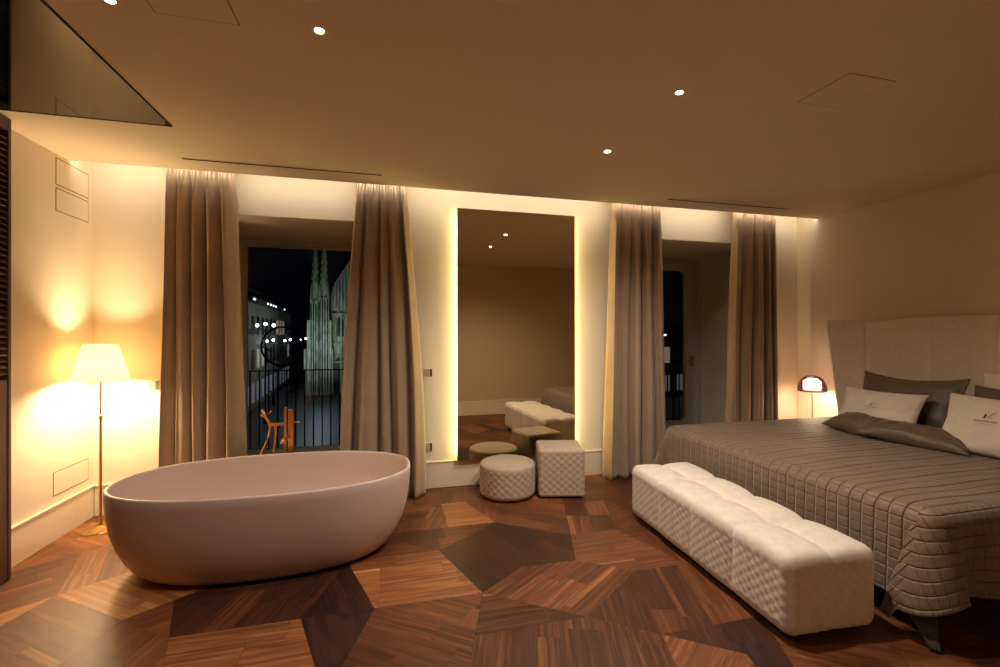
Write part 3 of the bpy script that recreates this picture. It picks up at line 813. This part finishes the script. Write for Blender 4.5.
# ------------------------------------------------------------------ pillows
def pillow(name, c, ax, up, W_, H_, T_, m, lab, cat='pillow', group=None, flange=0, seed=0, logo=False, wr=.006, mid_sag=0, pinch=.09):
    """ax: width direction, up: height direction (unit), thickness along their cross product"""
    ax = Vector(ax).normalized(); up = Vector(up); up = (up-ax*up.dot(ax)).normalized(); nn = ax.cross(up).normalized(); c = Vector(c)
    t = thing(name, c-up*(H_/2), lab, cat, group)
    def surf(u, v, s):          # u,v in -1..1
        iu, iv = min(1, abs(u)/(1-flange)), min(1, abs(v)/(1-flange*W_/H_))
        th = max(0, (1-iu**2.6))**.55*max(0, (1-iv**2.6))**.55
        w = W_/2*u*(1-pinch*.8*(1-abs(v)**1.5)*abs(u)**3); h = H_/2*v*(1-pinch*(1-abs(u)**1.5)*abs(v)**3)
        nz = noise.noise(Vector((u*2.2+seed, v*2.2, s*3+seed)))+.5*noise.noise(Vector((u*6+seed, v*4, s*2)))
        wrk = wr*nz*min(1, th*2)
        sag = -mid_sag*(1-u*u)*max(0, v)*H_
        return c+ax*w+up*(h+sag)+nn*(s*(T_/2*th+.002)+wrk)
    b = MB(); N = 44
    b.grid(lambda u, v: surf(2*u-1, 2*v-1, 1), N, N)
    o0 = len(b.v); b.grid(lambda u, v: surf(2*u-1, 2*v-1, -1), N, N)
    rim = [i for i in range(N)]+[j*N+N-1 for j in range(1, N)]+[(N-1)*N+i for i in range(N-2, -1, -1)]+[j*N for j in range(N-2, 0, -1)]
    for k in range(len(rim)):
        a, d = rim[k], rim[(k+1) % len(rim)]; b.f.append((a, d, o0+d, o0+a))
    body = b.build('pillowcase', m, t, smooth=True)
    if logo:
        lm = MB(); sgn = logo[0]; lu, lv = logo[1], logo[2]
        def stroke(pts, wd):
            pts = [(a*logo[3], d*logo[3]) for a, d in pts]; wd *= logo[3]
            for (a, d), (e_, f_) in zip(pts, pts[1:]):
                L_ = math.hypot(e_-a, f_-d) or 1; px, pz = -(f_-d)/L_*wd/2, (e_-a)/L_*wd/2
                q = []
                for x_, y_ in ((a+px, d+pz), (e_+px, f_+pz), (e_-px, f_-pz), (a-px, d-pz)):
                    q.append(surf(lu+x_/(W_/2), lv+y_/(H_/2), sgn)+nn*sgn*.0012)
                lm.add(q, [(0, 1, 2, 3)])
        # bold upright with a thin leaf-like flourish, a fine caption row below
        stroke([(-.004, .002), (-.002, .024)], .007); stroke([(-.010, .004), (.000, .003)], .003)
        stroke([(.004, .002), (.014, .020), (.026, .040)], .0018); stroke([(.006, .012), (.020, .022), (.028, .030)], .0015); stroke([(.012, .008), (.022, .010)], .0015)
        for k in range(13):
            x_ = -.040+k*.0062; stroke([(x_, -.010), (x_+.004, -.010)], .0045 if k % 3 else .0035)
        for k in range(5): stroke([(-.014+k*.008, -.021), (-.011+k*.008, -.021)], .002)
        lm.build('embroidery', 'thread', t)
    return t
HB = .605
# leaning taupe pillows
pillow('pillow', (4.22, 2.83, .86), (0, -1, 0), (.33, 0, 1), .78, .50, .15, 'greypillow', 'large taupe satin pillow leaning on the headboard behind the small white pillow', flange=.06, seed=1, wr=.012, mid_sag=.06)
pillow('pillow', (4.18, 2.03, .84), (0, -1, 0), (.33, 0, 1), .72, .46, .15, 'greypillow', 'large taupe pillow leaning behind the right white embroidered pillow', flange=.06, seed=4, wr=.010, mid_sag=.03)
pillow('pillow', (4.355, 2.09, .90), (0, -1, 0), (.12, 0, 1), .66, .50, .12, 'whitepillow', 'white pillow at the back against the headboard at the right edge', seed=9)
pillow('pillow', (3.985, 2.885, .79), (0.05, -1, 0), (.50, 0, 1), .62, .38, .13, 'whitepillow', 'white embroidered pillow on the left half of the bed', seed=2, logo=(1, -.05, .1, 1), wr=.013)
pillow('pillow', (3.93, 2.05, .81), (0.0, -1, 0), (.45, 0, 1), .70, .43, .14, 'whitepillow', 'white embroidered pillow at the right edge of the photo', seed=3, logo=(1, -.20, .14, 1.5), wr=.013)
# flat cushions lying in front
pillow('cushion', (3.785, 2.885, .695), (-.10, -1, -.02), (.92, 0, .30), .46, .27, .13, 'greypillow', 'small dark taupe cushion lying flat in front of the left white pillow', 'cushion', seed=6, wr=.014, pinch=.15)
pillow('cushion', (3.80, 2.48, .69), (.24, -1, -.05), (.92, 0, .26), .66, .29, .12, 'greypillow', 'long dark taupe cushion lying flat in the middle of the bed', 'cushion', seed=7, wr=.014, pinch=.2)

# ------------------------------------------------------------------ switches
def plate(name, c, n, w, h, lab, dark='right', vertical=False):
    c = Vector(c); n = Vector(n); a = Vector((0, 0, 1)).cross(n).normalized()
    t = thing(name, c, lab, 'switch' if 'switch' in name else 'socket')
    def bx(m, x0, x1, z0, z1, d0, d1):
        vs = [c+a*x+Vector((0, 0, z))+n*d for d in (d0, d1) for z in (z0, z1) for x in (x0, x1)]
        m.add(vs, [(0, 2, 3, 1), (4, 5, 7, 6), (0, 1, 5, 4), (2, 6, 7, 3), (0, 4, 6, 2), (1, 3, 7, 5)])
    b = MB(); bx(b, -w/2, w/2, -h/2, h/2, 0, .008); b.build('plate', 'switch', t, bevel=.002)
    s = 1 if dark == 'right' else -1
    b = MB(); bx(b, min(s*w*.18, s*w*.44), max(s*w*.18, s*w*.44), -h*.42, h*.42, .008, .011); b.build('rocker', 'switchdark', t)
    b = MB(); bx(b, min(-s*w*.44, s*w*.12), max(-s*w*.44, s*w*.12), -h*.42, h*.42, .008, .010); b.build('module', 'module', t, bevel=.001)
plate('light_switch', (.385, YB, 1.075), (0, -1, 0), .085, .085, 'ivory light switch on the back wall left of the tall mirror, upper of two')
plate('wall_socket', (.385, YB, .385), (0, -1, 0), .085, .085, 'ivory wall socket low on the back wall left of the tall mirror, lower of two')
plate('light_switch', (-1.82, YB, 1.02), (0, -1, 0), .085, .085, 'ivory light switch on the back wall between floor lamp and curtain')
plate('wall_socket', (XR, 3.70, .89), (-1, 0, 0), .13, .085, 'ivory double wall socket beside the headboard wing', dark='left')
t = MB().box(4.20, 4.212, YB-.008, YB, 1.05, 1.15).build('wall_switch_strip', 'switchdark', bevel=.001); tag(t, 'narrow dark switch strip on the back wall right of the corner curtain', 'switch')

# ------------------------------------------------------------------ louvered wood door panel at the left edge
t = thing('louvered_door', (-2.18, 2.3, 0), 'dark wood louvered door panel at the far left edge against the left wall', 'door')
dx0, dx1, dy0, dy1 = XL+.022, -2.125, 1.6, 3.275
MB().box(dx0, dx0+.03, dy0+.06, dy1-.06, .02, 2.68).box(dx0, dx1, dy0, dy0+.07, .005, 2.695).box(dx0, dx1, dy1-.022, dy1, .005, 2.695).box(dx0, dx1, dy0+.07, dy1-.022, 2.62, 2.695).box(dx0, dx1-.004, dy0+.07, dy1-.022, .005, 1.17).build('door_frame', 'walnutframe', t, bevel=.003)
b = MB(); z = 1.20
while z < 2.60:
    vs = [(dx1-.045, dy0+.07, z+.022), (dx1-.045, dy1-.022, z+.022), (dx1-.006, dy1-.022, z), (dx1-.006, dy0+.07, z),
          (dx1-.045, dy0+.07, z+.030), (dx1-.045, dy1-.022, z+.030), (dx1-.006, dy1-.022, z+.008), (dx1-.006, dy0+.07, z+.008)]
    b.add(vs, [(0, 1, 2, 3), (4, 5, 6, 7), (0, 1, 5, 4), (1, 2, 6, 5), (2, 3, 7, 6), (3, 0, 4, 7)]); z += .036
b.build('louvres', 'walnutframe', t)

# ------------------------------------------------------------------ outside: balcony, square, buildings
def bars(mb, x0, x1, y, zt, n):
    for k in range(n+1):
        x = x0+(x1-x0)*k/n; mb.box(x-.007, x+.007, y-.007, y+.007, .08, zt)
for (x0, x1), lab in ((W1, 'black wrought iron balcony railing with a ring arch outside the left window'), (W2, 'black wrought iron railing outside the right window')):
    t = thing('balcony_railing', ((x0+x1)/2, 5.75, 0), lab, 'railing')
    b = MB(); bars(b, x0-.2, x1+.2, 5.75, 1.0, 22); b.build('bars', 'iron', t)
    MB().box(x0-.25, x1+.25, 5.74, 5.76, 1.0, 1.014).box(x0-.25, x1+.25, 5.74, 5.76, .08, .1).build('rails', 'iron', t)
    if x0 < 0:
        cx, cz, rr_ = -1.165, 1.29, .225
        b = MB(); b.tube([(cx+rr_*math.cos(a), 5.75, cz+rr_*math.sin(a)) for a in [2*PI*k/48 for k in range(49)]], .011, 8)
        for k in range(8):
            a = 2*PI*k/8; b.tube([(cx+.09*math.cos(a), 5.75, cz+.09*math.sin(a)), (cx+rr_*.6*math.cos(a+.5), 5.75, cz+rr_*.6*math.sin(a+.5)), (cx+rr_*math.cos(a), 5.75, cz+rr_*math.sin(a))], .005, 6)
        b.build('ring_arch', 'iron', t, smooth=True)
struct('ledge_balcony'.replace('ledge_balcony', 'trim_1'), MB().box(XL-.5, XR+.5, YO, 5.9, -.25, -.01), 'pal')
GZ = -8.0
o = MB().box(-90, 60, 7.5, 160, GZ-.2, GZ).build('piazza_ground', 'asphalt'); tag(o, kind='structure')

# palace on the left of the square, running away from the window
def palace(xa, ya, xb, yb, zt, depth, lab):
    d = Vector((xb-xa, yb-ya, 0)); Ln = d.length; ang = math.atan2(d.y, d.x)
    mt = Matrix.Translation((xa, ya, GZ)) @ Matrix.Rotation(ang, 4, 'Z'); Ht = zt-GZ
    t = thing('palace', (xa, ya, GZ), lab, 'building')
    MB().box(0, Ln, 0, depth, 0, Ht, mt=mt).build('wall', 'pal', t)
    MB().box(-.5, Ln+.5, -.9, depth, Ht, Ht+.5, mt=mt).box(0, Ln, .6, depth, Ht+.5, Ht+2.0, mt=mt).build('roof', 'roof', t)
    b = MB(); rngp = random.Random(2)
    n = int(Ln/3.2)
    for r_ in range(3):
        for k in range(n):
            x = 1.6+k*3.2
            m_ = 'winlit' if r_ == 0 else ('winwarm' if rngp.random() < .3 else 'stonedark')
            w = MB(); w.box(x-.75, x+.75, -.06, .02, .8+r_*4.2, 3.2+r_*4.2, mt=mt); w.build('window', m_, t)
    b = MB()
    for k in range(int(Ln/2.2)):
        x = .8+k*2.2; 
        if rngp.random() < .45: MB().box(x-.35, x+.35, -1.0, -.86, Ht+.12, Ht+.34, mt=mt).build('eave_light', 'eave', t)
palace(-15.6, 57, -18.3, 98, 5.2, 12, 'dark palace with white eave lights on the left of the square outside')
palace(-14.8, 118, -2.0, 121, 2.0, 10, 'low dark building at the far end of the square beyond the lamps')
palace(30, 56, 62, 66, 1.0, 9, 'dark building with cold lit windows seen through the right window')
palace(-13.2, 40, -13.6, 50, 1.4, 9, 'nearer low building at the left edge of the view through the left window')

# gothic church
t = thing('cathedral', (-8, 75, GZ), 'pale green lit gothic cathedral facade with spires outside the left window', 'building')
def spire(x, y, w, z1, z2):
    b = MB()
    b.box(x-w/2, x+w/2, y-w/2, y+w/2, GZ, z1)
    for k in range(4):
        for s in (-1, 1):
            xx = x-w/2+(k+.5)*w/4; b.box(xx-.07, xx+.07, y-w/2-.14, y-w/2, GZ, z1-.6+.4*(k % 2))
    for sx in (-1, 1):
        for sy in (-1, 1):
            b.lathe([(.20, 0), (.16, .9), (.02, 2.4)], (x+sx*w*.42, y+sy*w*.42, z1-.2), 6)
    b.lathe([(w*.40, 0), (w*.36, (z2-z1)*.25), (w*.24, (z2-z1)*.45), (w*.16, (z2-z1)*.8), (.03, z2-z1)], (x, y, z1), 8)
    for k in range(7):
        zz = z1+(z2-z1)*(.12+.12*k); r_ = w*(.5-.05*k)
        for a in range(4):
            b.lathe([(.09, 0), (.02, .8)], (x+r_*math.cos(a*PI/2+.7), y+r_*math.sin(a*PI/2+.7), zz), 5)
    return b
spire(-10.5, 75, 1.35, 6.5, 15.2).build('spire', 'stone', t)
spire(-9.15, 74.6, 1.45, 7.0, 15.6).build('spire', 'stone', t)
spire(-4.3, 73.6, 1.4, 9.0, 16.5).build('spire', 'stone', t)
MB().box(-11.6, -8.1, 74.2, 79, GZ, 3.5).box(-12.1, -7.9, 74.6, 79, GZ, -1).build('buttress', 'stone', t)
MB().prism([(-8.3, GZ), (12, GZ), (12, 12), (6, 17), (1, 21), (-4.6, 14.6), (-7.8, 9.4), (-8.3, 7)], 0, 8, mt=Matrix.Translation((0, 76, 0)) @ Matrix.Rotation(PI/2, 4, 'X') @ Matrix.Scale(-1, 4, (0, 0, 1))).build('facade', 'stone', t)
b = MB()
for k in range(14):
    x = -8.1+k*.48; zt = 7.2+max(0, (x+8.1))*1.55; b.box(x-.08, x+.08, 75.6, 76, 5.5 if k % 2 else 4.5, zt); b.lathe([(.16, 0), (.13, .6), (.02, 1.7)], (x, 75.8, zt), 6)
for z in (4.4, -.3, -3.2): b.box(-8.3, -2, 75.5, 76, z, z+.25)
for k in range(6):
    x = -8.3+k*1.5; b.box(x-.12, x+.12, 75.6, 76, GZ, 4.4)
b.build('tracery', 'stone', t)
def arch(x, w, z0, z1):
    pts = [(x-w/2, z0), (x+w/2, z0), (x+w/2, z1-w*.7)]+[(x+w/2*math.cos(a), z1-w*.7+w*.7*math.sin(a)) for a in [PI*k/8 for k in range(1, 8)]]+[(x-w/2, z1-w*.7)]
    return MB().prism(pts, 0, .1, mt=Matrix.Translation((0, 75.95, 0)) @ Matrix.Rotation(PI/2, 4, 'X'))
arch(-6.9, 1.0, 1.0, 4.0).build('window', 'stonedark', t)
arch(-6.9, 1.7, GZ, -2.3).build('door', 'stonedark', t)
arch(-4.2, 1.2, 1.0, 4.0).build('window', 'stonedark', t)
b = MB(); b.tube([(-6.9-.75, 75.8, 1), (-6.9-.75, 75.8, 3.4), (-6.9, 75.8, 4.6), (-6.9+.75, 75.8, 3.4), (-6.9+.75, 75.8, 1)], .14, 6); b.tube([(-8.0, 75.7, GZ), (-8.0, 75.7, -3), (-6.9, 75.7, -1.4), (-5.8, 75.7, -3), (-5.8, 75.7, GZ)], .16, 6); b.build('moulding', 'stone', t)

# street lamps
lp = None
LAMPS = [(-12.3, 52.5, 2.0, 'three globe street lamp, highest of the lamps seen through the left window'), (-14.5, 66, .1, 'two globe street lamp in front of the dark palace outside'), (-14.66, 78, 0, 'two globe street lamp in the middle of the square outside'), (-14.6, 92, 0, 'distant two globe street lamp just left of the cathedral')]
def street_lamp(x, y, h, lab, n=3):
    t = thing('street_lamp', (x, y, GZ), lab, 'street lamp', 'street lamps on the square')
    z = GZ+h
    MB().lathe([(.25, 0), (.22, .6), (.09, 1.0), (.07, h-.5)], (x, y, GZ), 10).tube([(x-.8, y, z-.4), (x, y, z-.6), (x+.8, y, z-.4)], .04, 6).build('pole', 'iron', t)
    for k in range(n): MB().sphere((x-.8+k*.8, y, z-.1+(.15 if k == 1 else 0)), .17, 10, 6).build('globe', 'lamp_white', t)
for (x, y, dz, lab) in LAMPS: street_lamp(x, y, 8.4+dz, lab, 3 if dz > 1 else 2)
street_lamp(17.2*1.0, 29, 7.6, 'street lamp seen through the right window', 2)

# ------------------------------------------------------------------ more light
def area(name, loc, tgt, sx, sy, e, col):
    o = light(name, 'AREA', loc, e, col, target=tgt, shape='RECTANGLE', size=sx, size_y=sy)
    return o
light('square_light', 'POINT', (-10, 62, 2), 150, (.8, 1, .75), shadow_soft_size=1)
light('facade_light', 'SPOT', (-8, 60, -7.6), 850, (.85, 1, .78), target=(-8.5, 75, 6), spot_size=math.radians(78), spot_blend=.6, shadow_soft_size=.5)
light('palace_light', 'POINT', (-9, 70, 0), 200, (.7, .8, 1), shadow_soft_size=1)
# ------------------------------------------------------------------ world, camera, view
w = bpy.data.worlds.new('night'); scn.world = w; w.use_nodes = True
w.node_tree.nodes['Background'].inputs[0].default_value = (.003, .005, .012, 1); w.node_tree.nodes['Background'].inputs[1].default_value = .08
cam = bpy.data.cameras.new('camera'); cam.sensor_fit = 'HORIZONTAL'; cam.sensor_width = 36; cam.lens = 36*F/1000; cam.clip_start = .02; cam.clip_end = 400
co = bpy.data.objects.new('camera', cam); COL.objects.link(co); co.location = (0, 0, CH); co.rotation_euler = (PI/2, 0, -TH)
scn.camera = co
vs_ = scn.view_settings; vs_.view_transform = 'Standard'; vs_.look = 'None'; vs_.gamma = 1; vs_.use_curve_mapping = False; vs_.exposure = 0.97
scn.cycles.max_bounces = 10; scn.cycles.diffuse_bounces = 5; scn.cycles.glossy_bounces = 4; scn.cycles.transparent_max_bounces = 8
scn.cycles.sample_clamp_indirect = 4; scn.cycles.caustics_reflective = False; scn.cycles.caustics_refractive = False
scn.cycles.use_denoising = True
